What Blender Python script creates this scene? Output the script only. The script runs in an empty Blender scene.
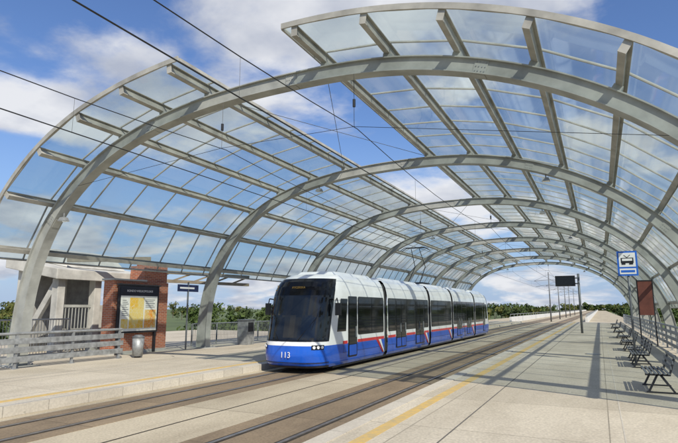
import bpy, math, random, bisect
from mathutils import Vector, Matrix
random.seed(7)
S=bpy.context.scene
# ------------------------------------------------------------------ helpers
def mat(name,col,rough=.6,metal=0,nscale=3,namt=.15,bump=0,spec=.5,dirt=None,coat=0,nscale2=None):
    m=bpy.data.materials.new(name); m.use_nodes=True
    nt=m.node_tree; N=nt.nodes; L=nt.links
    b=N['Principled BSDF']
    b.inputs['Roughness'].default_value=rough; b.inputs['Metallic'].default_value=metal
    b.inputs['Specular IOR Level'].default_value=spec
    b.inputs['Coat Weight'].default_value=coat
    tc=N.new('ShaderNodeTexCoord'); n=N.new('ShaderNodeTexNoise')
    n.inputs['Scale'].default_value=nscale; n.inputs['Detail'].default_value=4; n.inputs['Roughness'].default_value=.6
    L.new(tc.outputs['Object'],n.inputs['Vector'])
    mr=N.new('ShaderNodeMapRange'); mr.inputs[1].default_value=.3; mr.inputs[2].default_value=.7
    L.new(n.outputs['Fac'],mr.inputs[0])
    mx=N.new('ShaderNodeMix'); mx.data_type='RGBA'
    d=dirt if dirt else tuple(c*(1-2*namt) for c in col)
    l=tuple(min(1,c*(1+namt)) for c in col)
    mx.inputs[6].default_value=(*d,1); mx.inputs[7].default_value=(*l,1)
    L.new(mr.outputs[0],mx.inputs[0]); L.new(mx.outputs[2],b.inputs['Base Color'])
    if bump:
        bp=N.new('ShaderNodeBump'); bp.inputs['Strength'].default_value=bump; bp.inputs['Distance'].default_value=.02
        n2=N.new('ShaderNodeTexNoise'); n2.inputs['Scale'].default_value=nscale2 or nscale*12; n2.inputs['Detail'].default_value=4
        L.new(tc.outputs['Object'],n2.inputs['Vector']); L.new(n2.outputs['Fac'],bp.inputs['Height']); L.new(bp.outputs[0],b.inputs['Normal'])
    return m
def V(*a): return Vector(a)
class MB:
    def __init__(s): s.v=[];s.f=[];s.m=[];s.mats=[]
    def mi(s,m):
        if m not in s.mats: s.mats.append(m)
        return s.mats.index(m)
    def add(s,vs,fs,m):
        o=len(s.v); s.v+= [tuple(v) for v in vs]; k=s.mi(m)
        for f in fs: s.f.append([i+o for i in f]); s.m.append(k)
    def hexa(s,p,m): # 8 pts: bottom 0-3, top 4-7
        s.add(p,[(3,2,1,0),(4,5,6,7),(0,1,5,4),(1,2,6,5),(2,3,7,6),(3,0,4,7)],m)
    def box(s,x0,x1,y0,y1,z0,z1,m):
        s.hexa([(x0,y0,z0),(x1,y0,z0),(x1,y1,z0),(x0,y1,z0),(x0,y0,z1),(x1,y0,z1),(x1,y1,z1),(x0,y1,z1)],m)
    def beam(s,p0,p1,w,h,m,up=V(0,0,1)):
        p0=V(*p0);p1=V(*p1);d=(p1-p0).normalized()
        up=V(*up)
        if abs(d.dot(up))>.98: up=V(0,1,0)
        r=d.cross(up).normalized()*w/2; u=r.cross(d).normalized()*h/2
        s.hexa([p0-r-u,p0+r-u,p1+r-u,p1-r-u,p0-r+u,p0+r+u,p1+r+u,p1-r+u],m)
    def cyl(s,p0,p1,r0,m,n=8,r1=None):
        p0=V(*p0);p1=V(*p1);r1=r0 if r1 is None else r1
        d=(p1-p0).normalized(); a=V(0,0,1) if abs(d.z)<.9 else V(1,0,0)
        x=d.cross(a).normalized(); y=d.cross(x)
        vs=[]
        for p,r in((p0,r0),(p1,r1)):
            for i in range(n):
                t=2*math.pi*i/n; vs.append(p+x*r*math.cos(t)+y*r*math.sin(t))
        fs=[(i,(i+1)%n,n+(i+1)%n,n+i) for i in range(n)]+[tuple(range(n))[::-1],tuple(range(n,2*n))]
        s.add(vs,fs,m)
    def poly(s,pts,r,m,n=5):
        for a,b in zip(pts,pts[1:]): s.cyl(a,b,r,m,n)
    def quad(s,a,b,c,d,m): s.add([a,b,c,d],[(0,1,2,3)],m)
    def obj(s,name,parent=None,smooth=False,bevel=0):
        me=bpy.data.meshes.new(name); me.from_pydata(s.v,[],s.f)
        for m in s.mats: me.materials.append(m)
        me.polygons.foreach_set('material_index',s.m)
        if smooth: me.polygons.foreach_set('use_smooth',[True]*len(s.f))
        me.update()
        o=bpy.data.objects.new(name,me); S.collection.objects.link(o)
        if parent: o.parent=parent
        if bevel:
            b=o.modifiers.new('b','BEVEL'); b.width=bevel; b.segments=2; b.limit_method='ANGLE'
        return o
def empty(name,loc=(0,0,0)):
    e=bpy.data.objects.new(name,None); e.location=loc; S.collection.objects.link(e); return e
def text(body,size,mt,loc,rot,parent,name='lettering',ext=.004,al='CENTER'):
    c=bpy.data.curves.new(name,'FONT'); c.body=body; c.size=size; c.extrude=ext; c.align_x=al; c.align_y='CENTER'
    c.materials.append(mt)
    o=bpy.data.objects.new(name,c); o.location=loc; o.rotation_euler=rot; S.collection.objects.link(o); o.parent=parent
    return o
# ------------------------------------------------------------------ materials
M_steel=mat('painted_steel',(.36,.37,.345),.5,0,1.2,.16,spec=.5)
M_steel2=mat('purlin_steel',(.39,.38,.34),.5,0,1.5,.18)
M_galv=mat('galvanised_steel',(.34,.355,.36),.5,.4,5,.2)
M_dark=mat('dark_metal',(.03,.03,.035),.45,.2,5,.2)
M_wire=mat('wire',(.03,.03,.03),.5,.3)
M_rod=mat('bracing_rod_steel',(.12,.12,.12),.5,.2)
M_black=mat('black_plastic',(.012,.012,.014),.3,0,5,.1)
M_white=mat('tram_white',(.83,.83,.82),.22,0,1.5,.05,coat=.5)
M_blue=mat('tram_blue',(.008,.10,.56),.22,0,1.5,.10,coat=.5)
M_red=mat('tram_red',(.62,.012,.02),.3,0,1.5,.08,coat=.4)
M_rubber=mat('bellows_rubber',(.035,.036,.04),.8)
M_grey=mat('tram_roof_grey',(.4,.42,.44),.5)
M_conc=mat('concrete',(.42,.41,.38),.85,0,1.3,.12,bump=.3)
M_pole=mat('pole_paint',(.16,.17,.18),.5,.2)
M_signblue=mat('sign_blue',(.02,.14,.6),.4,0,2,.05)
M_signwhite=mat('sign_white',(.8,.8,.8),.4,0,2,.03)
M_redboard=mat('case_brown_red',(.16,.05,.035),.5)
M_yel=mat('line_yellow',(.60,.39,.10),.8,0,7,.1,dirt=(.42,.34,.19))
def glassmat(name,col,tr,dust,rough=.05):
    m=bpy.data.materials.new(name); m.use_nodes=True; nt=m.node_tree;N=nt.nodes;L=nt.links
    N.remove(N['Principled BSDF']); out=N['Material Output']
    t=N.new('ShaderNodeBsdfTransparent'); t.inputs[0].default_value=(*tr,1)
    tl=N.new('ShaderNodeBsdfTranslucent'); tl.inputs[0].default_value=(*col,1)
    tc=N.new('ShaderNodeTexCoord'); n=N.new('ShaderNodeTexNoise'); n.inputs['Scale'].default_value=.45; n.inputs['Detail'].default_value=3
    L.new(tc.outputs['Object'],n.inputs['Vector'])
    mr=N.new('ShaderNodeMapRange'); mr.inputs[1].default_value=.3; mr.inputs[2].default_value=.7; mr.inputs[3].default_value=dust*.4; mr.inputs[4].default_value=dust*1.6
    L.new(n.outputs['Fac'],mr.inputs[0])
    b=N.new('ShaderNodeMixShader'); L.new(mr.outputs[0],b.inputs[0]); L.new(t.outputs[0],b.inputs[1]); L.new(tl.outputs[0],b.inputs[2])
    g=N.new('ShaderNodeBsdfGlossy'); g.inputs['Roughness'].default_value=rough; g.inputs[0].default_value=(.92,.96,.97,1)
    f=N.new('ShaderNodeFresnel'); f.inputs[0].default_value=1.48
    c=N.new('ShaderNodeMixShader'); L.new(f.outputs[0],c.inputs[0]); L.new(b.outputs[0],c.inputs[1]); L.new(g.outputs[0],c.inputs[2])
    L.new(c.outputs[0],out.inputs[0]); return m
M_glass=glassmat('roof_glass',(.58,.64,.64),(.70,.775,.775),.11)
M_win=mat('tram_window_glass',(.010,.012,.015),.05,0,.9,.45,spec=.4)
M_wsh=mat('windscreen_glass',(.014,.016,.018),.05,0,1.1,.3,spec=.6)
M_cap=mat('cap_black',(.007,.008,.010),.12,0,2,.1,spec=.4)
def emis(name,col,st):
    m=bpy.data.materials.new(name); m.use_nodes=True; b=m.node_tree.nodes['Principled BSDF']
    b.inputs['Base Color'].default_value=(*col,1); b.inputs['Emission Color'].default_value=(*col,1); b.inputs['Emission Strength'].default_value=st; return m
M_led=emis('led_orange',(.5,.3,.06),.03)
M_lamp=mat('lamp_lens',(.75,.76,.78),.1,0,3,.05,coat=1)

def slab(name,col,dark,bw,bh,mort=.008,sc=1,stain=.5,var=1.0):
    m=bpy.data.materials.new(name); m.use_nodes=True; nt=m.node_tree;N=nt.nodes;L=nt.links;b=N['Principled BSDF']
    b.inputs['Roughness'].default_value=.88; b.inputs['Specular IOR Level'].default_value=.25
    tc=N.new('ShaderNodeTexCoord')
    br=N.new('ShaderNodeTexBrick'); br.offset=0 if bw==bh else .5; br.squash=1
    br.inputs['Scale'].default_value=1; br.inputs['Brick Width'].default_value=bw; br.inputs['Row Height'].default_value=bh
    br.inputs['Mortar Size'].default_value=mort; br.inputs['Mortar Smooth'].default_value=.3
    br.inputs['Color1'].default_value=(*[c*1.08 for c in col],1); br.inputs['Color2'].default_value=(*[c*.90 for c in col],1)
    br.inputs['Mortar'].default_value=(*[c*.5 for c in col],1)
    L.new(tc.outputs['Object'],br.inputs['Vector'])
    n=N.new('ShaderNodeTexNoise'); n.inputs['Scale'].default_value=.5; n.inputs['Detail'].default_value=7; n.inputs['Roughness'].default_value=.68
    mp=N.new('ShaderNodeMapping'); mp.inputs['Scale'].default_value=(1,.4,1); L.new(tc.outputs['Object'],mp.inputs[0]); L.new(mp.outputs[0],n.inputs['Vector'])
    r=N.new('ShaderNodeMapRange'); r.inputs[1].default_value=.42; r.inputs[2].default_value=.72; r.inputs[4].default_value=stain; L.new(n.outputs['Fac'],r.inputs[0])
    mx=N.new('ShaderNodeMix'); mx.data_type='RGBA'; L.new(r.outputs[0],mx.inputs[0]); L.new(br.outputs['Color'],mx.inputs[6]); mx.inputs[7].default_value=(*dark,1)
    n2=N.new('ShaderNodeTexNoise'); n2.inputs['Scale'].default_value=24; n2.inputs['Detail'].default_value=4; L.new(tc.outputs['Object'],n2.inputs['Vector'])
    r2=N.new('ShaderNodeMapRange'); r2.inputs[1].default_value=.3; r2.inputs[2].default_value=.7; r2.inputs[3].default_value=1-.2*var; r2.inputs[4].default_value=1+.14*var; L.new(n2.outputs['Fac'],r2.inputs[0])
    mu=N.new('ShaderNodeMix'); mu.data_type='RGBA'; mu.blend_type='MULTIPLY'; mu.inputs[0].default_value=1; L.new(mx.outputs[2],mu.inputs[6]); L.new(r2.outputs[0],mu.inputs[7])
    vo=N.new('ShaderNodeTexVoronoi'); vo.inputs['Scale'].default_value=1.7; L.new(tc.outputs['Object'],vo.inputs['Vector'])
    r3=N.new('ShaderNodeMapRange'); r3.inputs[1].default_value=.02; r3.inputs[2].default_value=.07; r3.inputs[3].default_value=.7; r3.inputs[4].default_value=1; L.new(vo.outputs['Distance'],r3.inputs[0])
    mu2=N.new('ShaderNodeMix'); mu2.data_type='RGBA'; mu2.blend_type='MULTIPLY'; mu2.inputs[0].default_value=1; L.new(mu.outputs[2],mu2.inputs[6]); L.new(r3.outputs[0],mu2.inputs[7])
    L.new(mu2.outputs[2],b.inputs['Base Color'])
    bp=N.new('ShaderNodeBump'); bp.inputs['Strength'].default_value=.25; bp.inputs['Distance'].default_value=.01; L.new(n2.outputs['Fac'],bp.inputs['Height']); L.new(bp.outputs[0],b.inputs['Normal'])
    return m
M_plat=slab('platform_concrete',(.54,.485,.385),(.35,.305,.23),3,3,.012,stain=.8)
M_deck=slab('track_slab',(.48,.42,.31),(.28,.235,.165),60,4.8,.02,stain=.85)
M_track=slab('track_bed',(.28,.215,.14),(.13,.10,.07),60,2.4,.015,stain=.85)
M_kerb=slab('kerb_stone',(.54,.50,.42),(.38,.34,.28),9,1.0,.01,stain=.7,var=.6)
M_rail=mat('rail_steel',(.34,.31,.28),.35,.7,4,.2)
M_groove=mat('rail_groove',(.035,.028,.02),.9,0,5,.3)
def brick():
    m=bpy.data.materials.new('red_brick'); m.use_nodes=True; nt=m.node_tree;N=nt.nodes;L=nt.links;b=N['Principled BSDF']; b.inputs['Roughness'].default_value=.85
    tc=N.new('ShaderNodeTexCoord'); sp=N.new('ShaderNodeSeparateXYZ'); L.new(tc.outputs['Object'],sp.inputs[0])
    ad=N.new('ShaderNodeMath'); ad.operation='ADD'; L.new(sp.outputs[0],ad.inputs[0]); L.new(sp.outputs[1],ad.inputs[1])
    cb=N.new('ShaderNodeCombineXYZ'); L.new(ad.outputs[0],cb.inputs[0]); L.new(sp.outputs[2],cb.inputs[1])
    br=N.new('ShaderNodeTexBrick'); br.inputs['Scale'].default_value=1; br.inputs['Brick Width'].default_value=.25; br.inputs['Row Height'].default_value=.077; br.inputs['Mortar Size'].default_value=.008
    br.inputs['Color1'].default_value=(.45,.14,.065,1); br.inputs['Color2'].default_value=(.30,.085,.045,1); br.inputs['Mortar'].default_value=(.40,.33,.26,1)
    L.new(cb.outputs[0],br.inputs['Vector']); L.new(br.outputs['Color'],b.inputs['Base Color'])
    bp=N.new('ShaderNodeBump'); bp.inputs['Strength'].default_value=.4; bp.inputs['Distance'].default_value=.01; L.new(br.outputs['Fac'],bp.inputs['Height']); bp.invert=True; L.new(bp.outputs[0],b.inputs['Normal'])
    return m
M_brick=brick()
# ------------------------------------------------------------------ camera
f=530/678*36
th=math.radians(25.9); p=math.radians(9.32)
r=V(math.cos(th),math.sin(th),0); F=V(-math.sin(th)*math.cos(p),math.cos(th)*math.cos(p),math.sin(p)); U=r.cross(F)
cam=bpy.data.cameras.new('camera'); co=bpy.data.objects.new('camera',cam); S.collection.objects.link(co)
cam.lens=f; cam.sensor_width=36; cam.clip_end=8000; cam.clip_start=.05
co.matrix_world=Matrix((( r.x,U.x,-F.x,0),(r.y,U.y,-F.y,0),(r.z,U.z,-F.z,2.15),(0,0,0,1)))
S.camera=co
# ------------------------------------------------------------------ sun & sky
sel=math.radians(40); saz=math.radians(130)
sd=V(math.sin(saz)*math.cos(sel),math.cos(saz)*math.cos(sel),math.sin(sel))
sl=bpy.data.lights.new('sun','SUN'); sl.energy=5.0; sl.angle=math.radians(.5); sl.color=(1,.93,.80)
so=bpy.data.objects.new('sun',sl); S.collection.objects.link(so); so.rotation_euler=(-sd).to_track_quat('-Z','Y').to_euler()
w=bpy.data.worlds.new('World'); S.world=w; w.use_nodes=True; nt=w.node_tree;N=nt.nodes;L=nt.links
bg=N['Background']; bg.inputs[1].default_value=.10
sky=N.new('ShaderNodeTexSky'); sky.sky_type='NISHITA'; sky.sun_disc=False; sky.sun_elevation=sel; sky.sun_rotation=saz; sky.air_density=1.3; sky.dust_density=.2; sky.ozone_density=4
tc=N.new('ShaderNodeTexCoord'); sp=N.new('ShaderNodeSeparateXYZ'); L.new(tc.outputs['Generated'],sp.inputs[0])
mz=N.new('ShaderNodeMath'); mz.operation='MAXIMUM'; mz.inputs[1].default_value=0; L.new(sp.outputs[2],mz.inputs[0])
az=N.new('ShaderNodeMath'); az.operation='ADD'; az.inputs[1].default_value=.22; L.new(mz.outputs[0],az.inputs[0])
dx=N.new('ShaderNodeMath'); dx.operation='DIVIDE'; L.new(sp.outputs[0],dx.inputs[0]); L.new(az.outputs[0],dx.inputs[1])
dy=N.new('ShaderNodeMath'); dy.operation='DIVIDE'; L.new(sp.outputs[1],dy.inputs[0]); L.new(az.outputs[0],dy.inputs[1])
cb=N.new('ShaderNodeCombineXYZ'); L.new(dx.outputs[0],cb.inputs[0]); L.new(dy.outputs[0],cb.inputs[1]); cb.inputs[2].default_value=3.3
n1=N.new('ShaderNodeTexNoise'); n1.inputs['Scale'].default_value=1.5; n1.inputs['Detail'].default_value=8; n1.inputs['Roughness'].default_value=.55; n1.inputs['Distortion'].default_value=.2; L.new(cb.outputs[0],n1.inputs['Vector'])
rm=N.new('ShaderNodeMapRange'); rm.interpolation_type='SMOOTHSTEP'; rm.inputs[1].default_value=.46; rm.inputs[2].default_value=.59; rm.inputs[4].default_value=.95; L.new(n1.outputs['Fac'],rm.inputs[0])
n2=N.new('ShaderNodeTexNoise'); n2.inputs['Scale'].default_value=3.2; n2.inputs['Detail'].default_value=5; L.new(cb.outputs[0],n2.inputs['Vector'])
cm=N.new('ShaderNodeMix'); cm.data_type='RGBA'; cm.inputs[6].default_value=(4.6,5.0,6.0,1); cm.inputs[7].default_value=(8.4,8.5,8.8,1)
r2=N.new('ShaderNodeMapRange'); r2.inputs[1].default_value=.35; r2.inputs[2].default_value=.60; L.new(n2.outputs['Fac'],r2.inputs[0]); L.new(r2.outputs[0],cm.inputs[0])
tint=N.new('ShaderNodeMix'); tint.data_type='RGBA'; tint.blend_type='MULTIPLY'; tint.inputs[0].default_value=1; tint.inputs[7].default_value=(.92,1.02,1.32,1)
L.new(sky.outputs[0],tint.inputs[6])
hz=N.new('ShaderNodeMapRange'); hz.inputs[1].default_value=0; hz.inputs[2].default_value=.32; hz.inputs[3].default_value=.85; hz.inputs[4].default_value=0; L.new(mz.outputs[0],hz.inputs[0])
hm=N.new('ShaderNodeMix'); hm.data_type='RGBA'; L.new(hz.outputs[0],hm.inputs[0]); L.new(tint.outputs[2],hm.inputs[6]); hm.inputs[7].default_value=(3.3,4.8,7.4,1)
mx=N.new('ShaderNodeMix'); mx.data_type='RGBA'; L.new(rm.outputs[0],mx.inputs[0]); L.new(hm.outputs[2],mx.inputs[6]); L.new(cm.outputs[2],mx.inputs[7]); L.new(mx.outputs[2],bg.inputs[0])
S.view_settings.view_transform='Standard'; S.view_settings.look='None'; S.view_settings.exposure=0
# ------------------------------------------------------------------ terrain and deck
M_terr=mat('grass_field',(.09,.12,.04),.95,0,.02,.25,dirt=(.06,.085,.03))
b=MB(); b.quad((-3500,-3500,-5),(3500,-3500,-5),(3500,3500,-5),(-3500,3500,-5),M_terr); b.obj('ground')
XL,XR=-10.85,-4.05
b=MB(); b.box(-19.4,5.0,-30,600,-1.2,0,M_deck); b.box(-19.2,4.8,-30,600,-4.99,-1.2,M_conc)
b.obj('viaduct_deck')
b=MB(); b.box(-34,-19.4,0,40,-4.99,.0,M_conc); b.box(-34,-19.4,0,40,.0,.19,M_plat); b.obj('stair_landing')
b=MB(); b.box(-19.4,XL-.3,-30,86,0.002,.2,M_plat); b.box(XL-.3,XL,-30,86,.002,.215,M_kerb); b.obj('platform')
b=MB(); b.box(XR+.3,5.0,-30,86,.002,.2,M_plat); b.box(XR,XR+.3,-30,86,.002,.215,M_kerb); b.obj('platform')
b=MB()
b.box(XR+.58,XR+.80,-30,86,.2,.204,M_yel); b.box(XL-.80,XL-.58,-30,86,.2,.204,M_yel); b.obj('platform_safety_line')
M_drain=mat('drain_grate',(.16,.15,.13),.8,.1,20,.3)
b=MB()
for x in (-2.3,0.2): b.box(x,x+.025,-30,86,.2,.2035,M_drain if x<0 else M_kerb)
for (x,y) in ((-.4,26),(-2.9,44)):
    b.cyl((x,y,.2),(x,y,.206),.33,M_drain,28); b.cyl((x,y,.206),(x,y,.209),.27,M_galv,28)
b.obj('manhole_covers_and_joints')
b=MB()
for cx in (-9.5,-5.3):
    b.box(cx-.98,cx+.98,-30,600,.0,.006,M_track)
    for s in (-1,1):
        x=cx+s*.5
        b.box(x-.09,x+.09,-30,600,.0061,.010,M_groove)
        b.box(x-.035,x+.035,-30,600,.0101,.018,M_rail)
b.box(-7.42,-7.38,-30,600,.0,.005,M_groove)
b.obj('tram_track')
# ------------------------------------------------------------------ canopy
CX,A,B,Z0=-7.0,11.1,8.2,.2
def raw(t):
    c=-math.cos(t); s_=math.sin(t); k=(1-math.tanh(c*3))/2
    NN=2.12+.46*k
    return (CX+A*math.copysign(abs(c)**(2/NN),c), Z0+B*max(0,s_)**(2/NN))
T=[math.pi*i/2000 for i in range(2001)]; PT=[raw(t) for t in T]
AC=[0]
for a_,b_ in zip(PT,PT[1:]): AC.append(AC[-1]+math.hypot(b_[0]-a_[0],b_[1]-a_[1]))
LEN=AC[-1]
def P(s,off=0):
    s=max(0.0,min(LEN,s)); i=min(len(AC)-2,max(0,bisect.bisect(AC,s)-1))
    k=(s-AC[i])/max(1e-9,AC[i+1]-AC[i]); x=PT[i][0]*(1-k)+PT[i+1][0]*k; z=PT[i][1]*(1-k)+PT[i+1][1]*k
    lo=max(0,i-6);hi=min(2000,i+7); tx=PT[hi][0]-PT[lo][0]; tz=PT[hi][1]-PT[lo][1]; l=math.hypot(tx,tz)
    return (x-tz/l*off, z+tx/l*off)
def s_at(x): return min(range(len(PT)),key=lambda i:abs(PT[i][0]-x))
def nrm(s):
    a_=P(s,0);b_=P(s,1); return V(b_[0]-a_[0],0,b_[1]-a_[1])
def arcbox(b,s0,s1,n,o0,o1,y0,y1,m):
    vs=[];fs=[]
    for i in range(n+1):
        s=s0+(s1-s0)*i/n
        a0=o0(s) if callable(o0) else o0; a1=o1(s) if callable(o1) else o1
        q=P(s,a0);w_=P(s,a1)
        vs+=[(q[0],y0,q[1]),(q[0],y1,q[1]),(w_[0],y1,w_[1]),(w_[0],y0,w_[1])]
        if i:
            k=4*(i-1)
            for j in range(4): fs.append((k+j,k+(j+1)%4,k+4+(j+1)%4,k+4+j))
    fs+=[(3,2,1,0),(4*n,4*n+1,4*n+2,4*n+3)]
    b.add(vs,fs,m)
canopy=empty('station_canopy')
YA=[12+9.6*i for i in range(8)]
def hd(s):
    e=min(s,LEN-s); return .16+.12*max(0,1-e/6.0)
for i,y in enumerate(YA):
    b=MB()
    arcbox(b,0,LEN,90,lambda s:-hd(s),lambda s:hd(s),y-.11,y+.11,M_steel)
    arcbox(b,0,LEN,90,lambda s:hd(s)+.001,lambda s:hd(s)+.03,y-.18,y+.18,M_steel)
    arcbox(b,0,LEN,90,lambda s:-hd(s)-.03,lambda s:-hd(s)-.001,y-.18,y+.18,M_steel)
    for x in (PT[0][0],PT[-1][0]):
        b.box(x-.45,x+.45,y-.4,y+.4,.216,.24,M_steel)
        b.box(x-.55,x+.55,y-.5,y+.5,.19,.215,M_conc)
        for dx_ in (-.38,.38):
            for dy_ in (-.3,.3): b.cyl((x+dx_,y+dy_,.24),(x+dx_,y+dy_,.3),.03,M_galv,6)
    for k in range(1,6):
        s=LEN*k/6; arcbox(b,s-.16,s+.16,2,lambda s:-hd(s)-.045,lambda s:hd(s)+.045,y-.125,y+.125,M_steel)
        for ds_ in (-.11,-.04,.04,.11):
            for o in (-.11,0,.11):
                c=P(s+ds_,o); b.cyl((c[0],y-.14,c[1]),(c[0],y-.125,c[1]),.014,M_galv,6)
    b.obj('arch_rib',canopy)
sl_=AC[s_at(-10.2)]; sr_=AC[s_at(-6.25)]
left=[sl_-1.78*i for i in range(8)]; right=[sr_+1.78*i for i in range(9)]
left=[s for s in left if s>3.2]; right=[s for s in right if s<LEN-1.8]
Y0,Y1=10.35,YA[-1]+1.2
b=MB()
OC=.46
for s in left+right:
    c=P(s,OC); n_=nrm(s)
    for o,w_,h_ in ((0,.025,.22),(.125,.15,.022),(-.125,.15,.022)):
        q=V(c[0],0,c[1])+n_*o
        b.beam((q.x,Y0,q.z),(q.x,Y1,q.z),w_,h_,M_steel2,up=n_)
    q=V(c[0],0,c[1]); b.beam((q.x,Y0-.015,q.z),(q.x,Y0,q.z),.16,.28,M_steel2,up=n_)
    for y in YA:
        h0=hd(s)+.02
        a0=P(s,h0);a1=P(s,OC-.13)
        b.beam((a0[0],y,a0[1]),(a1[0],y,a1[1]),.2,.16,M_steel,up=V(0,1,0))
b.obj('purlin',canopy)
b=MB(); g=MB()
ny=int(round((Y1-Y0)/1.6)); ys=[Y0+(Y1-Y0)*i/ny for i in range(ny+1)]
for grp in (left,right):
    seq=sorted(grp)
    seq2=[seq[0]-.35]+seq+[seq[-1]+.35]
    for a_,c_ in zip(seq2,seq2[1:]):
        pa=P(a_,OC+.165);pc=P(c_,OC+.165)
        na=nrm((a_+c_)/2)
        for j in range(ny):
            y0,y1=ys[j]+.012,ys[j+1]-.012
            jit=[random.uniform(-.008,.008) for _ in range(2)]
            g.quad((pa[0],y0,pa[1]+jit[0]),(pa[0],y1,pa[1]),(pc[0],y1,pc[1]),(pc[0],y0,pc[1]+jit[0]),M_glass)
        for y in ys:
            b.beam((pa[0],y,pa[1]-.0),(pc[0],y,pc[1]),.036,.05,M_steel2,up=na)
    for s in (seq2[0],seq2[-1]):
        c=P(s,OC+.15); b.beam((c[0],Y0,c[1]),(c[0],Y1,c[1]),.05,.10,M_steel2,up=nrm(s))
    arcbox(b,seq2[0],seq2[-1],40,OC+.10,OC+.24,Y0-.06,Y0-.02,M_steel2)
b.obj('glazing_bars',canopy); g.obj('roof_glass_panes',canopy)
b=MB()
for i in (0,2,4,6):
    y0,y1=YA[i],YA[i+1]
    a_=P(left[0],.25);c_=P(right[0],.25)
    b.cyl((a_[0],y0,a_[1]),(c_[0],y1,c_[1]),.010,M_rod,5); b.cyl((a_[0],y1,a_[1]),(c_[0],y0,c_[1]),.010,M_rod,5)
b.obj('bracing_rods',canopy)
for i,y in enumerate(YA):
    for s in ((AC[s_at(-16.6)],) if i==0 else (AC[s_at(-11.6)],AC[s_at(-1.4)]) if i%2 else (AC[s_at(-2.4)],)):
        c=P(s,-.36)
        b=MB(); b.beam((c[0],y-.0,c[1]+.2),(c[0],y,c[1]+.02),.04,.04,M_galv)
        b.hexa([(c[0]-.15,y-.13,c[1]-.08),(c[0]+.15,y-.13,c[1]-.08),(c[0]+.15,y+.13,c[1]-.08),(c[0]-.15,y+.13,c[1]-.08),(c[0]-.10,y-.08,c[1]+.05),(c[0]+.10,y-.08,c[1]+.05),(c[0]+.10,y+.08,c[1]+.05),(c[0]-.10,y+.08,c[1]+.05)],M_galv)
        b.box(c[0]-.13,c[0]+.13,y-.11,y+.11,c[1]-.092,c[1]-.081,M_lamp); b.obj('floodlight',canopy)
# ------------------------------------------------------------------ overhead wires
cat=empty('overhead_line')
b=MB()
ysup=[-26,-8]+YA[::2]+[96,118,140,160,190]
for cx in (-9.5,-5.3):
    b.cyl((cx,-30,5.72),(cx,400,5.72),.013,M_wire,5)
    for a_,c_ in zip(ysup,ysup[1:]):
        pts=[]
        for k in range(9):
            t=k/8; y=a_+(c_-a_)*t; sag=.35*4*t*(1-t); pts.append((cx,y,6.72-sag))
        b.poly(pts,.011,M_wire)
        for k in (2,6): b.cyl(pts[k],(cx,pts[k][1],5.72),.004,M_wire,4)
for y in YA[::2]:
    l1=P(AC[s_at(-15.6)],-.2); r1=P(AC[s_at(1.6)],-.2)
    b.poly([(l1[0],y-.2,l1[1]),(-9.5,y-.2,6.72),(-5.3,y-.2,6.72),(r1[0],y-.2,r1[1])],.007,M_wire)
    for cx in (-9.5,-5.3):
        t=P(AC[s_at(cx)],-.2)
        b.cyl((cx,y-.2,6.72),(cx,y-.2,t[1]),.007,M_wire,4)
        b.cyl((cx,y-.2,7.25),(cx,y-.2,7.45),.04,M_dark,8)
b.obj('wires_and_hangers',cat)
for y in (96,118,140,160,190):
    b=MB(); b.cyl((-7.4,y,0),(-7.4,y,8.2),.12,M_pole,10,.08)
    for sgn in (-1,1):
        b.cyl((-7.4,y,6.9),(-7.4+sgn*2.3,y,6.75),.035,M_pole,6); b.cyl((-7.4,y,7.8),(-7.4+sgn*2.3,y,6.78),.02,M_pole,6); b.cyl((-7.4,y,6.1),(-7.4+sgn*2.1,y,5.8),.03,M_pole,6)
    b.obj('catenary_mast',None,True)
# ------------------------------------------------------------------ tram
TX,TY,TL=-9.5,15.5,30.6
tram=empty('articulated_tram',(TX,TY,0))
D=1.15
def wz(z):
    K=[(.2,1.10),(.32,1.17),(.6,1.2),(2.55,1.2),(2.8,1.18),(3.05,1.12),(3.25,1.02),(3.36,.9)]
    for (a_,u),(c_,v) in zip(K,K[1:]):
        if z<=c_: 
            t=max(0,(z-a_)/(c_-a_)); return u+(v-u)*t
    return K[-1][1]
def yz(z):
    K=[(.2,.16),(.35,.04),(.6,0),(.95,.05),(1.15,.13),(1.9,.30),(2.6,.52),(2.9,.66),(3.1,.82),(3.25,1.02),(3.36,1.3)]
    for (a_,u),(c_,v) in zip(K,K[1:]):
        if z<=c_:
            t=max(0,(z-a_)/(c_-a_)); return u+(v-u)*t
    return K[-1][1]
def TP(q,z,off=0,rear=False):
    w_=wz(z); e=2/2.9; aq=abs(q); sg=1 if q>=0 else -1
    if aq<=1:
        ph=aq*math.pi/2; x=w_*math.sin(ph)**e; y=yz(z)+D*(1-max(0,math.cos(ph))**e)
        nx,ny_=math.sin(ph),-math.cos(ph)
    else:
        y=D+(aq-1)+yz(z)*max(0,1-(aq-1)/1.6); x=w_; nx,ny_=1,0
    x+=nx*off; y+=ny_*off
    x*=sg
    if rear: y=TL-y; 
    return (x,y,z)
def patch(b,q0,q1,z0,z1,m,off=0,nq=None,nz=None,rear=False):
    nq=nq or max(1,int(abs(q1-q0)/.05) if min(abs(q0),abs(q1))<1 or q0*q1<0 else int(abs(q1-q0)/.25)+1)
    nz=nz or max(1,int((z1-z0)/.06))
    vs=[];fs=[]
    for i in range(nq+1):
        for j in range(nz+1): vs.append(TP(q0+(q1-q0)*i/nq,z0+(z1-z0)*j/nz,off,rear))
    for i in range(nq):
        for j in range(nz):
            a_=i*(nz+1)+j; fs.append((a_,a_+nz+1,a_+nz+2,a_+1))
    if rear: fs=[t[::-1] for t in fs]
    b.add(vs,fs,m)
joints=[6.2,12.8,17.8,24.4]; G=.19
b=MB()
rows=[(.2,.92,M_blue),(.92,3.36,M_white)]
def q_of(y): return 1+(y-D)
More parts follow.
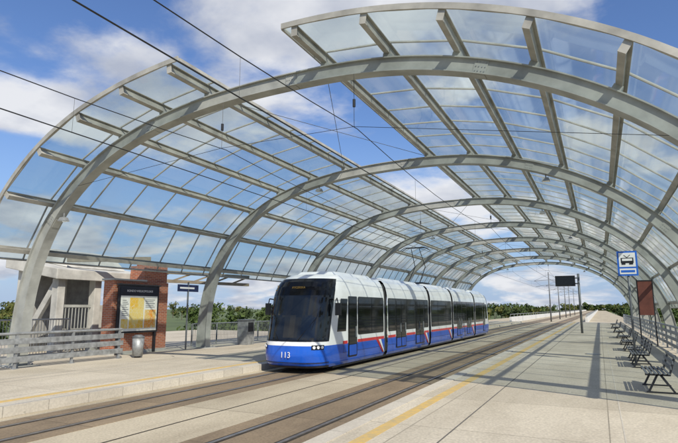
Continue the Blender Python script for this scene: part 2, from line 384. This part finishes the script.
for rear in (False,True):
    for z0,z1,m in rows:
        patch(b,-q_of(joints[0]-G),q_of(joints[0]-G),z0,z1,m,0,nq=110,rear=rear)
for rear in (False,True):
    ring=[TP(q/20*q_of(joints[0]-G),3.36,0,rear) for q in range(-20,21)]
    b.add(ring,[tuple(range(len(ring)))],M_grey)
for a_,c_ in zip(joints,joints[1:]):
    a_+=G;c_-=G
    for sg in (-1,1):
        for z0,z1,m in rows:
            nz=max(1,int((z1-z0)/.1))
            for j in range(nz):
                za=z0+(z1-z0)*j/nz;zb=z0+(z1-z0)*(j+1)/nz
                b.quad((sg*wz(za),a_,za),(sg*wz(za),c_,za),(sg*wz(zb),c_,zb),(sg*wz(zb),a_,zb),m)
    b.quad((-.9,a_,3.36),(.9,a_,3.36),(.9,c_,3.36),(-.9,c_,3.36),M_grey)
body=b.obj('body_shell',tram,smooth=True)
b=MB()
for y in joints:
    prof=[(wz(z)-.10,z) for z in (.35,.6,2.55,2.8,3.05,3.2)]
    ysq=[y-G-.05+ (2*G+.1)*k/14 for k in range(15)]
    vs=[];fs=[]
    for k,yy in enumerate(ysq):
        o=.035 if k%2 else -.02
        ring=[(x+o,yy,z) for x,z in prof]+[(-(x+o),yy,z) for x,z in prof[::-1]]
        vs+=ring
        if k:
            n_=len(ring)
            for j in range(n_): fs.append(((k-1)*n_+j,(k-1)*n_+(j+1)%n_,k*n_+(j+1)%n_,k*n_+j))
    b.add(vs,fs,M_rubber)
b.obj('articulation_bellows',tram)
b=MB(); b.box(-1.05,1.05,1.4,TL-1.4,.12,.34,M_black)
for y in (3.3,15.3,27.3):
    for dy_ in (-.85,.85):
        for sx in (-1,1): b.cyl((sx*.5-.06,y+dy_,.30),(sx*.5+.06,y+dy_,.30),.29,M_dark,20)
b.obj('underframe_and_wheels',tram)
def rrect(b,y0,y1,z0,z1,m,off,sg,r_=.07,hw=1.2):
    pts=[]
    for cy,cz,a0 in ((y1-r_,z1-r_,0),(y0+r_,z1-r_,90),(y0+r_,z0+r_,180),(y1-r_,z0+r_,270)):
        for k in range(5):
            t=math.radians(a0+90*k/4); pts.append((cy+r_*math.cos(t),cz+r_*math.sin(t)))
    b.add([(sg*(hw+off),y,z) for y,z in pts],[tuple(range(len(pts)))[::(1 if sg>0 else -1)]],m)
b=MB(); gl=MB(); ds=MB()
def door(y0,y1,sg):
    rrect(gl,y0,y1,.42,2.6,M_cap,.006,sg,.05)
    mid=(y0+y1)/2
    halves=((y0+.05,mid-.02),(mid+.02,y1-.05)) if y1-y0>1 else ((y0+.05,y1-.05),)
    for a_,c_ in halves:
        rrect(gl,a_+.03,c_-.03,.5,2.5,M_win,.013,sg,.05)
        rrect(b,a_+.03,c_-.03,.47,.84,M_blue,.016,sg,.03)
        b.box(*(sorted((sg*1.216,sg*1.25))),c_-.10,c_-.07,1.1,1.5,M_galv)
for sg in (-1,1):
    # black glazing band behind the individual panes
    for a_,c_ in ((3.22,5.93),(6.46,12.54),(13.06,17.54),(18.06,24.14),(24.67,27.4)):
        rrect(gl,a_,c_,1.17,2.60,M_cap,.003,sg,.10)
    def win(a_,c_):
        rrect(gl,a_,c_,1.22,2.55,M_win,.009,sg,.07)
        if c_-a_>1: ds.quad((sg*1.2105,a_+.04,2.22),(sg*1.2105,c_-.04,2.22),(sg*1.2105,c_-.04,2.235),(sg*1.2105,a_+.04,2.235),M_pole)
    door(2.35,3.15,sg); win(3.3,4.55); win(4.62,5.85)
    win(6.55,7.35); door(7.45,8.85,sg); win(8.98,10.15); door(10.3,11.7,sg); win(11.82,12.46)
    win(13.15,14.4); win(14.47,16.15); win(16.22,17.45)
    o=.6
    win(17.55+o,18.2+o); door(18.32+o,19.72+o,sg); win(19.85+o,21.0+o); door(21.15+o,22.55+o,sg); win(22.68+o,23.45+o)
    win(24.2+o,25.4+o); win(25.47+o,26.7+o); door(26.85+o,27.65+o,sg)
    for a_,c_ in ((1.9,2.3),(3.2,5.95),(6.45,7.4),(8.9,10.25),(11.75,12.55),(13.05,17.55),(18.05,18.88),(20.37,21.7),(23.2,24.15),(24.65,27.4)):
        b.quad((sg*1.205,a_,.90),(sg*1.205,c_,.90),(sg*1.205,c_,1.01),(sg*1.205,a_,1.01),M_red)
    for y in joints:
        for d_,m in ((0,M_red),(.26,M_white)):
            pts=[(y-1.15+d_,.90),(y-.87+d_,.90),(y-.3+d_*.2,.36),(y-.44+d_*.2,.36)]
            b.add([(sg*1.206,a_,z) for a_,z in pts],[(0,1,2,3)],m)
    for y in (1.95,3.22,8.93,10.22,13.0,17.6,20.4,21.68):
        ds.quad((sg*1.2035,y,.6),(sg*1.2035,y+.014,.6),(sg*1.2035,y+.014,.88),(sg*1.2035,y,.88),M_dark)
    for a_,c_ in ((1.9,6.0),(6.4,12.6),(13.0,17.6),(18.0,24.2),(24.6,28.7)):
        ds.quad((sg*1.2037,a_,.60),(sg*1.2037,c_,.60),(sg*1.2037,c_,.610),(sg*1.2037,a_,.610),M_dark)
for rear in (False,True):
    patch(gl,-.80,.80,1.12,2.60,M_wsh,.012,rear=rear)
    patch(gl,-.86,.86,2.60,3.2,M_cap,.014,rear=rear)
    patch(gl,-.86,-.80,1.06,2.6,M_cap,.011,rear=rear); patch(gl,.80,.86,1.06,2.6,M_cap,.011,rear=rear)
    patch(gl,-.80,.80,1.06,1.12,M_cap,.013,rear=rear)
    for sg in (-1,1):
        patch(gl,sg*1.12 if sg>0 else -1.95,sg*1.95 if sg>0 else -1.12,1.35,2.5,M_win,.008,nq=6,rear=rear)
        a_,c_=(.42,.74) if sg>0 else (-.74,-.42)
        patch(gl,a_,c_,.80,.95,M_cap,.014,rear=rear)
        for k in range(3):
            q=sg*(.48+.10*k); c0=TP(q,.875,.012,rear); c1=TP(q,.875,.035,rear); b.cyl(c0,c1,.05,M_lamp,12)
    patch(b,-.9,.9,.36,.385,M_dark,.012,rear=rear); patch(b,-.9,.9,.20,.27,M_dark,.014,rear=rear)
b.obj('livery_and_trim',tram); gl.obj('glazing',tram,smooth=False); ds.obj('panel_seams',tram)
b=MB()
for sx in (-1,1):
    base=TP(sx*.93,2.45,.0); q=V(base[0]+sx*.18,base[1]-.30,2.5)
    b.cyl(base,q,.022,M_black,8); b.cyl(q,(q.x+sx*.05,q.y,2.3),.02,M_black,8)
    b.box(q.x+sx*.05-.10,q.x+sx*.05+.10,q.y-.05,q.y+.05,1.92,2.34,M_black)
for sx in (-1,1):
    p0=V(*TP(sx*.12,1.10,.04)); p1=V(*TP(sx*.45,1.85,.035)); b.cyl(p0,p1,.012,M_black,6); b.cyl(V(*TP(sx*.36,1.45,.035)),V(*TP(sx*.52,2.2,.035)),.010,M_black,6)
b.obj('mirrors_and_wipers',tram,bevel=.01)
text('3',.30,M_led,(TP(-.45,2.9,.03)[0],TP(-.45,2.9,.05)[1],2.86),(math.radians(64),0,math.radians(-12)),tram,'route_number')
text('RYCERSKA',.11,M_led,(.12,TP(.05,2.87,.04)[1],2.87),(math.radians(64),0,0),tram,'destination')
text('113',.27,M_signwhite,(0,TP(0,.66,.03)[1],.62),(math.radians(90),0,0),tram,'fleet_number')
b=MB()
for a_,c_ in ((1.9,5.7),(6.8,12.2),(13.2,17.4),(18.4,23.8),(25.0,28.8)):
    b.hexa([(-.78,a_,3.36),(.78,a_,3.36),(.78,c_,3.36),(-.78,c_,3.36),(-.66,a_+.2,3.52),(.66,a_+.2,3.52),(.66,c_-.2,3.52),(-.66,c_-.2,3.52)],M_white)
b.obj('roof_fairings',tram,bevel=.03)
b=MB()
py=14.2
b.box(-.6,.6,py-.5,py+.9,3.56,3.62,M_dark)
for sx in (-.35,.35):
    b.cyl((sx,py-.3,3.6),(sx*.9,py+1.0,4.6),.03,M_dark,6); b.cyl((sx*.9,py+1.0,4.6),(sx*.7,py+.1,5.6),.022,M_dark,6)
for yy in (py-.05,py+.25): b.poly([(-.85,yy,5.5),(-.6,yy,5.66),(.6,yy,5.66),(.85,yy,5.5)],.022,M_dark,6)
b.obj('pantograph',tram)
# ------------------------------------------------------------------ left side furniture
def slat_fence(x,y0,y1,sign,step=2.0,sh_=.095):
    fe=empty('guard_railing'); b=MB(); n_=max(1,int(round((y1-y0)/step)))
    for i in range(n_+1):
        y=y0+(y1-y0)*i/n_
        b.box(x-.035,x+.035,y-.04,y+.04,.2,1.3,M_galv)
        b.box(x-.09,x+.09,y-.09,y+.09,.2,.215,M_galv)
    b.obj('posts',fe); b=MB()
    b.cyl((x,y0-.1,1.33),(x,y1+.1,1.33),.05,M_galv,10)
    for z in (.50,.80,1.08):
        b.hexa([(x+sign*.04,y0-.15,z-sh_),(x+sign*.075,y0-.15,z-sh_),(x+sign*.075,y1+.15,z-sh_),(x+sign*.04,y1+.15,z-sh_),(x+sign*.04,y0-.15,z+sh_),(x+sign*.075,y0-.15,z+sh_),(x+sign*.075,y1+.15,z+sh_),(x+sign*.04,y1+.15,z+sh_)],M_galv)
    b.obj('rails',fe,bevel=.01)
def bar_fence(x,y0,y1,z=.2,h=1.15,name='railing_fence'):
    b=MB(); n_=int((y1-y0)/.13)
    for i in range(n_+1):
        y=y0+(y1-y0)*i/n_; b.box(x-.008,x+.008,y-.008,y+.008,z+.12,z+h-.02,M_galv)
    m_=max(1,int((y1-y0)/2.0))
    for i in range(m_+1):
        y=y0+(y1-y0)*i/m_; b.box(x-.03,x+.03,y-.03,y+.03,z,z+h,M_galv)
    b.cyl((x,y0,z+h),(x,y1,z+h),.032,M_galv,8); b.cyl((x,y0,z+.12),(x,y1,z+.12),.018,M_galv,6)
    return b.obj(name)
slat_fence(-17.3,3.0,15.6,1)
bar_fence(-19.2,22,86); bar_fence(-20.8,8,16,h=1.5)
bw=empty('brick_wall')
b=MB(); b.box(-19.2,-18.6,16.3,19.5,.19,3.35,M_brick); b.box(-19.25,-18.75,18.1,19.55,3.351,4.25,M_brick); b.box(-20.6,-19.2,19.0,19.5,.19,4.2,M_brick); b.obj('masonry',bw)
b=MB(); b.box(-19.27,-18.53,16.23,18.1,3.352,3.43,M_conc); b.box(-19.32,-18.68,18.1,19.62,4.25,4.34,M_conc); b.box(-19.22,-18.56,16.27,19.53,.19,.34,M_conc); b.obj('coping',bw,bevel=.01)
nb=empty('map_notice_board')
b=MB()
x=-18.42
M_hdr=mat('header_black',(.02,.02,.03),.3)
b.box(x-.10,x,16.45,18.75,1.1,3.15,M_dark); b.box(x,x+.012,16.5,18.7,2.72,3.1,M_hdr)
M_paper=mat('map_paper',(.80,.79,.72),.5,0,5,.05)
def mapmat(name,c1,c2):
    m=bpy.data.materials.new(name); m.use_nodes=True; nt=m.node_tree;N=nt.nodes;L=nt.links;bb=N['Principled BSDF']; bb.inputs['Roughness'].default_value=.35
    tc=N.new('ShaderNodeTexCoord'); vo=N.new('ShaderNodeTexVoronoi'); vo.feature='DISTANCE_TO_EDGE'; vo.inputs['Scale'].default_value=6; L.new(tc.outputs['Object'],vo.inputs['Vector'])
    n=N.new('ShaderNodeTexNoise'); n.inputs['Scale'].default_value=2.2; n.inputs['Detail'].default_value=4; L.new(tc.outputs['Object'],n.inputs['Vector'])
    r1_=N.new('ShaderNodeMapRange'); r1_.inputs[1].default_value=.45; r1_.inputs[2].default_value=.5; L.new(n.outputs['Fac'],r1_.inputs[0])
    m1=N.new('ShaderNodeMix'); m1.data_type='RGBA'; L.new(r1_.outputs[0],m1.inputs[0]); m1.inputs[6].default_value=(*c1,1); m1.inputs[7].default_value=(*c2,1)
    r2_=N.new('ShaderNodeMapRange'); r2_.inputs[1].default_value=.01; r2_.inputs[2].default_value=.025; L.new(vo.outputs['Distance'],r2_.inputs[0])
    m2=N.new('ShaderNodeMix'); m2.data_type='RGBA'; L.new(r2_.outputs[0],m2.inputs[0]); m2.inputs[6].default_value=(.75,.72,.6,1); L.new(m1.outputs[2],m2.inputs[7]); L.new(m2.outputs[2],bb.inputs['Base Color']); return m
M_map=mapmat('map_yellow',(.80,.50,.07),(.78,.60,.20)); M_or=mapmat('map_orange',(.78,.33,.05),(.74,.50,.16))
b.box(x,x+.010,16.55,18.65,1.18,2.70,M_paper)
b.box(x+.0105,x+.0155,17.05,17.85,1.3,2.62,M_map); b.box(x+.0105,x+.0155,17.92,18.58,1.3,2.1,M_or); b.box(x+.0105,x+.0155,16.62,16.98,1.3,1.7,M_map)
for k in range(9): b.box(x+.0105,x+.0145,16.64,16.98-.06*(k%3),1.85+k*.08,1.875+k*.08,M_pole)
for k in range(5): b.box(x+.0105,x+.0145,17.95,18.5-.08*(k%2),2.2+k*.08,2.225+k*.08,M_pole)
for y in (16.55,18.65): b.box(x-.12,x-.02,y-.05,y+.05,.2,3.22,M_dark)
b.box(x-.13,x+.05,16.4,18.8,3.15,3.2,M_dark); b.obj('case',nb)
text('RONDO WIELKOPOLSKIE',.13,M_signwhite,(x+.016,17.6,2.91),(math.radians(90),0,math.radians(90)),nb,'header_text',.002)
M_navy=mat('panel_navy',(.02,.03,.09),.4)
b=MB(); b.cyl((-17.8,20.0,.2),(-17.8,20.0,3.4),.04,M_pole,8); b.box(-17.83,-17.77,19.3,20.7,2.95,3.28,M_navy); b.box(-17.768,-17.762,19.4,20.4,3.08,3.16,M_signwhite); b.obj('platform_sign')
# concrete stair house
sh=empty('stair_entrance_building')
M_cl=mat('light_concrete',(.52,.51,.47),.85,0,1.0,.18,bump=.3); M_inn=mat('grey_panel',(.32,.32,.31),.8)  # back panel is a plain grey, darker than the concrete
b=MB()
for y in (15.7,17.6,19.6): b.box(-21.5,-21.1,y-.18,y+.18,.19,3.45,M_cl)
for y in (15.7,17.6,19.6): b.box(-23.9,-23.5,y-.18,y+.18,.19,4.1,M_cl)
b.obj('columns',sh,bevel=.02)
b=MB()
b.hexa([(-24.4,15.2,4.0),(-20.8,15.2,3.4),(-20.8,20.2,3.4),(-24.4,20.2,4.0),(-24.4,15.2,4.5),(-20.8,15.2,3.85),(-20.8,20.2,3.85),(-24.4,20.2,4.5)],M_cl)
b.hexa([(-24.0,16.2,4.44),(-21.6,16.2,4.01),(-21.6,19.6,4.01),(-24.0,19.6,4.44),(-23.6,16.6,5.0),(-22.1,16.6,4.75),(-22.1,19.2,4.75),(-23.6,19.2,5.0)],M_cl)
b.obj('roof_slab',sh,bevel=.03)
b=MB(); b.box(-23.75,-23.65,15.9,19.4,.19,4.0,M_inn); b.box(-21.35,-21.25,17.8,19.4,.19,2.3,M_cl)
b.box(-21.35,-21.28,15.9,17.42,2.2,2.32,M_steel); b.box(-21.35,-21.28,15.9,17.42,1.15,1.27,M_steel)
for k in range(9): b.box(-21.33,-21.30,15.95+k*.17,15.98+k*.17,.3,2.2,M_steel)
b.beam((-23.5,15.7,.5),(-21.5,15.7,3.2),.16,.3,M_cl)
b.obj('infill',sh)
b=MB()
M_rust=mat('brown_steel',(.26,.22,.16),.6,.1,3,.15)
for z in (3.55,4.0): b.beam((-20.2,19.8,z),(-18.3,25.6,z-.05),.18,.16,M_rust)
for k in range(5):
    t=k/5; t2=(k+1)/5
    a_=V(-20.2,19.8,3.55).lerp(V(-18.3,25.6,3.5),t); c_=V(-20.2,19.8,4.0).lerp(V(-18.3,25.6,3.95),t2); b.beam(a_,c_,.08,.08,M_rust)
b.beam((-21.3,16.0,4.3),(-18.9,18.6,4.45),.2,.2,M_rust); b.beam((-20.2,19.8,.2),(-20.2,19.8,4.05),.15,.15,M_rust)
b.obj('steel_link_girder')
def bin_(x,y):
    e=empty('litter_bin',(x,y,.2)); b=MB(); b.cyl((0,0,.06),(0,0,.78),.20,M_galv,18,.23); b.cyl((0,0,.78),(0,0,.84),.24,M_pole,18); b.cyl((0,0,0),(0,0,.06),.12,M_dark,12); b.cyl((0,0,.84),(0,0,.9),.23,M_pole,18,.12); b.obj('drum',e,True)
bin_(-16.9,16.2)
b=MB(); b.box(-17.9,-17.3,24.2,24.9,.2,1.5,M_galv); b.box(-17.296,-17.29,24.3,24.8,.9,1.4,M_dark); b.box(-17.95,-17.25,24.15,24.95,1.5,1.56,M_pole); b.obj('ticket_machine',bevel=.01)
def bench(x,y,face=-1,L_=1.8):
    e=empty('platform_bench',(x,y,.2)); b=MB()
    for yy in (-L_/2+.2,L_/2-.2):
        b.beam((face*-.30,yy,0),(face*-.02,yy,.42),.045,.045,M_dark); b.beam((face*.26,yy,0),(face*.05,yy,.42),.045,.045,M_dark)
        b.beam((face*.30,yy,.42),(face*-.22,yy,.42),.045,.045,M_dark); b.beam((face*-.20,yy,.42),(face*-.34,yy,.88),.045,.045,M_dark)
        b.beam((face*-.34,yy,.02),(face*.30,yy,.02),.05,.03,M_dark)
    b.obj('frame',e); b=MB()
    for k in range(6): xx=face*(.27-.09*k); b.box(xx-.0275,xx+.0275,-L_/2,L_/2,.446,.468,M_pole)
    for k in range(3):
        z=.56+.12*k; xx=face*(-.225-.045*k-.0); b.box(xx-.02,xx+.01,-L_/2,L_/2,z,z+.075,M_pole)
    b.obj('slats',e,bevel=.004)
for y in (15.5,21.4,23.9,29,34,41,50,60): bench(1.15,y)
for y in (28,38,48): bench(-16.6,y,1)
slat_fence(2.95,4,86,-1,sh_=.075)
ss=empty('tram_stop_sign',(1.0,21.6,.2)); b=MB(); b.cyl((0,0,0),(0,0,4.0),.04,M_pole,10); b.cyl((0,0,0),(0,0,.03),.14,M_dark,12); b.obj('pole',ss,True)
b=MB(); b.box(-.32,.32,-.07,-.045,3.1,3.98,M_signblue); b.box(-.26,.26,-.076,-.0705,3.42,3.92,M_signwhite)
b.box(-.20,.20,-.082,-.0765,3.55,3.74,M_black); b.box(-.16,.16,-.088,-.0825,3.63,3.71,M_signwhite); b.box(-.18,-.06,-.088,-.0825,3.5,3.55,M_black); b.box(.06,.18,-.088,-.0825,3.5,3.55,M_black)
b.poly([(-.1,-.08,3.84),(0,-.08,3.75),(.1,-.08,3.84)],.01,M_black); b.box(-.26,.26,-.076,-.0705,3.16,3.36,M_signwhite); b.box(-.22,.22,-.082,-.0765,3.22,3.30,M_signblue)
b.obj('sign_plate',ss)
e=empty('passenger_information_display',(-1.4,47.5,.2)); b=MB(); b.cyl((0,0,0),(0,0,4.75),.09,M_pole,12); b.obj('pole',e,True)
b=MB(); b.box(-1.75,-.25,-.18,.18,3.75,4.6,M_black); b.box(-1.65,-.35,-.19,-.1805,3.85,4.5,M_cap); b.beam((-.25,0,4.4),(0,0,4.4),.08,.1,M_pole); b.beam((-.25,0,3.95),(0,0,3.95),.08,.1,M_pole)
b.obj('screen',e)
e=empty('timetable_case',(2.25,33,.2)); b=MB()
for x_ in (-.36,.36): b.box(x_-.03,x_+.03,-.03,.03,0,3.5,M_dark)
b.box(-.33,.33,-.06,.06,1.6,3.4,M_redboard); b.box(-.36,.36,-.08,.08,3.4,3.46,M_dark); b.obj('case',e)
b=MB()
M_par=mat('parapet_light',(.62,.62,.60),.7,0,1,.08)
for x in (-12.6,-1.9):
    b.box(x-.15,x+.15,87,600,0,.85,M_par); b.cyl((x,87,1.25),(x,600,1.25),.05,M_galv,6)
    for k in range(120): b.box(x-.03,x+.03,87+k*4,87.06+k*4,.85,1.25,M_galv)
b.obj('bridge_parapet')
# ------------------------------------------------------------------ trees
def leafmat(name,c1,c2):
    m=bpy.data.materials.new(name); m.use_nodes=True; nt=m.node_tree;N=nt.nodes;L=nt.links;b=N['Principled BSDF']; b.inputs['Roughness'].default_value=.8; b.inputs['Specular IOR Level'].default_value=.2
    tc=N.new('ShaderNodeTexCoord'); n=N.new('ShaderNodeTexNoise'); n.inputs['Scale'].default_value=.35; n.inputs['Detail'].default_value=4; L.new(tc.outputs['Object'],n.inputs['Vector'])
    r_=N.new('ShaderNodeMapRange'); r_.inputs[1].default_value=.35; r_.inputs[2].default_value=.65; L.new(n.outputs['Fac'],r_.inputs[0])
    mx=N.new('ShaderNodeMix'); mx.data_type='RGBA'; mx.inputs[6].default_value=(*c1,1); mx.inputs[7].default_value=(*c2,1); L.new(r_.outputs[0],mx.inputs[0]); L.new(mx.outputs[2],b.inputs['Base Color']); return m
LM=[leafmat('foliage_green',(.045,.075,.018),(.085,.12,.035)),leafmat('foliage_light',(.08,.095,.025),(.14,.135,.04)),leafmat('foliage_dark',(.035,.055,.02),(.065,.09,.03))]
M_bark=mat('bark',(.10,.08,.06),.9,0,6,.2)
R=random.Random(3)
def leaves(b,c,rad,n,sz,m):
    for _ in range(n):
        while True:
            v=V(R.uniform(-1,1),R.uniform(-1,1),R.uniform(-1,1))
            if v.length<1: break
        v=v*(.55+.45*v.length); pnt=V(c[0]+v.x*rad,c[1]+v.y*rad,c[2]+v.z*rad*.8)
        a_=V(R.gauss(0,1),R.gauss(0,1),R.gauss(0,1)).normalized(); t=a_.orthogonal().normalized(); u=a_.cross(t); s_=sz*R.uniform(.6,1.3)
        b.quad(pnt-t*s_-u*s_*.6,pnt+t*s_-u*s_*.5,pnt+t*s_*.8+u*s_*.6,pnt-t*s_*.9+u*s_*.6,m)
def tree(b,x,y,z,h,m,dens=1,sz=.28):
    top=V(x+R.uniform(-.4,.4),y,z+h*.62); b.cyl((x,y,z),top,h*.028,M_bark,7,h*.012)
    for k in range(9):
        t=.3+.7*k/9; o=V(x,y,z).lerp(top,t); an=R.uniform(0,6.28); l=h*R.uniform(.18,.32)
        e_=o+V(math.cos(an)*l,math.sin(an)*l,h*R.uniform(.08,.25)); b.cyl(o,e_,h*.010,M_bark,5,h*.004)
        for _ in range(2):
            c=e_+V(R.uniform(-1,1),R.uniform(-1,1),R.uniform(-.5,.8))*h*.07; leaves(b,c,h*R.uniform(.10,.16),int(75*dens),sz,m)
    leaves(b,top+V(0,0,h*.18),h*.16,int(110*dens),sz,m)
for (x,y,h) in ((-33,44,7.4),(-30,52,7.8),(-37,58,8.4),(-33,66,8.0),(-42,50,8.2),(-36,78,8.8),(-50,62,8.8),(-60,40,9.0),(-52,30,8.2),(-44,70,9.0),(-28,84,8.4)):
    b=MB(); tree(b,x,y,-5,h,R.choice(LM),1.3,.17); b.obj('tree')
b=MB()
n_t=0
while n_t<330:
    if R.random()<.55: an=math.radians(R.uniform(-75,60))
    else: an=math.radians(R.uniform(-16,12))
    d_=R.uniform(230,560); x=d_*math.sin(an); y=d_*math.cos(an)
    if -25<x<11: continue
    n_t+=1
    h=R.uniform(7.0,10.5)*(d_/280)**.5; m=R.choice(LM)
    b.cyl((x,y,-5),(x,y,-5+h*.5),.25,M_bark,5,.1)
    for k in range(7): leaves(b,(x+R.uniform(-3,3),y+R.uniform(-3,3),-5+h*R.uniform(.25,.80)),h*.21,26,.6,m)
for i in range(26):
    x=-34+2.6*i; y=640+R.uniform(0,30); h=R.uniform(11,15)
    b.cyl((x,y,-5),(x,y,-5+h*.5),.3,M_bark,5,.1)
    for k in range(6): leaves(b,(x+R.uniform(-3,3),y+R.uniform(-3,3),-5+h*R.uniform(.3,.8)),h*.2,24,1.0,R.choice(LM))
b.obj('distant_trees')
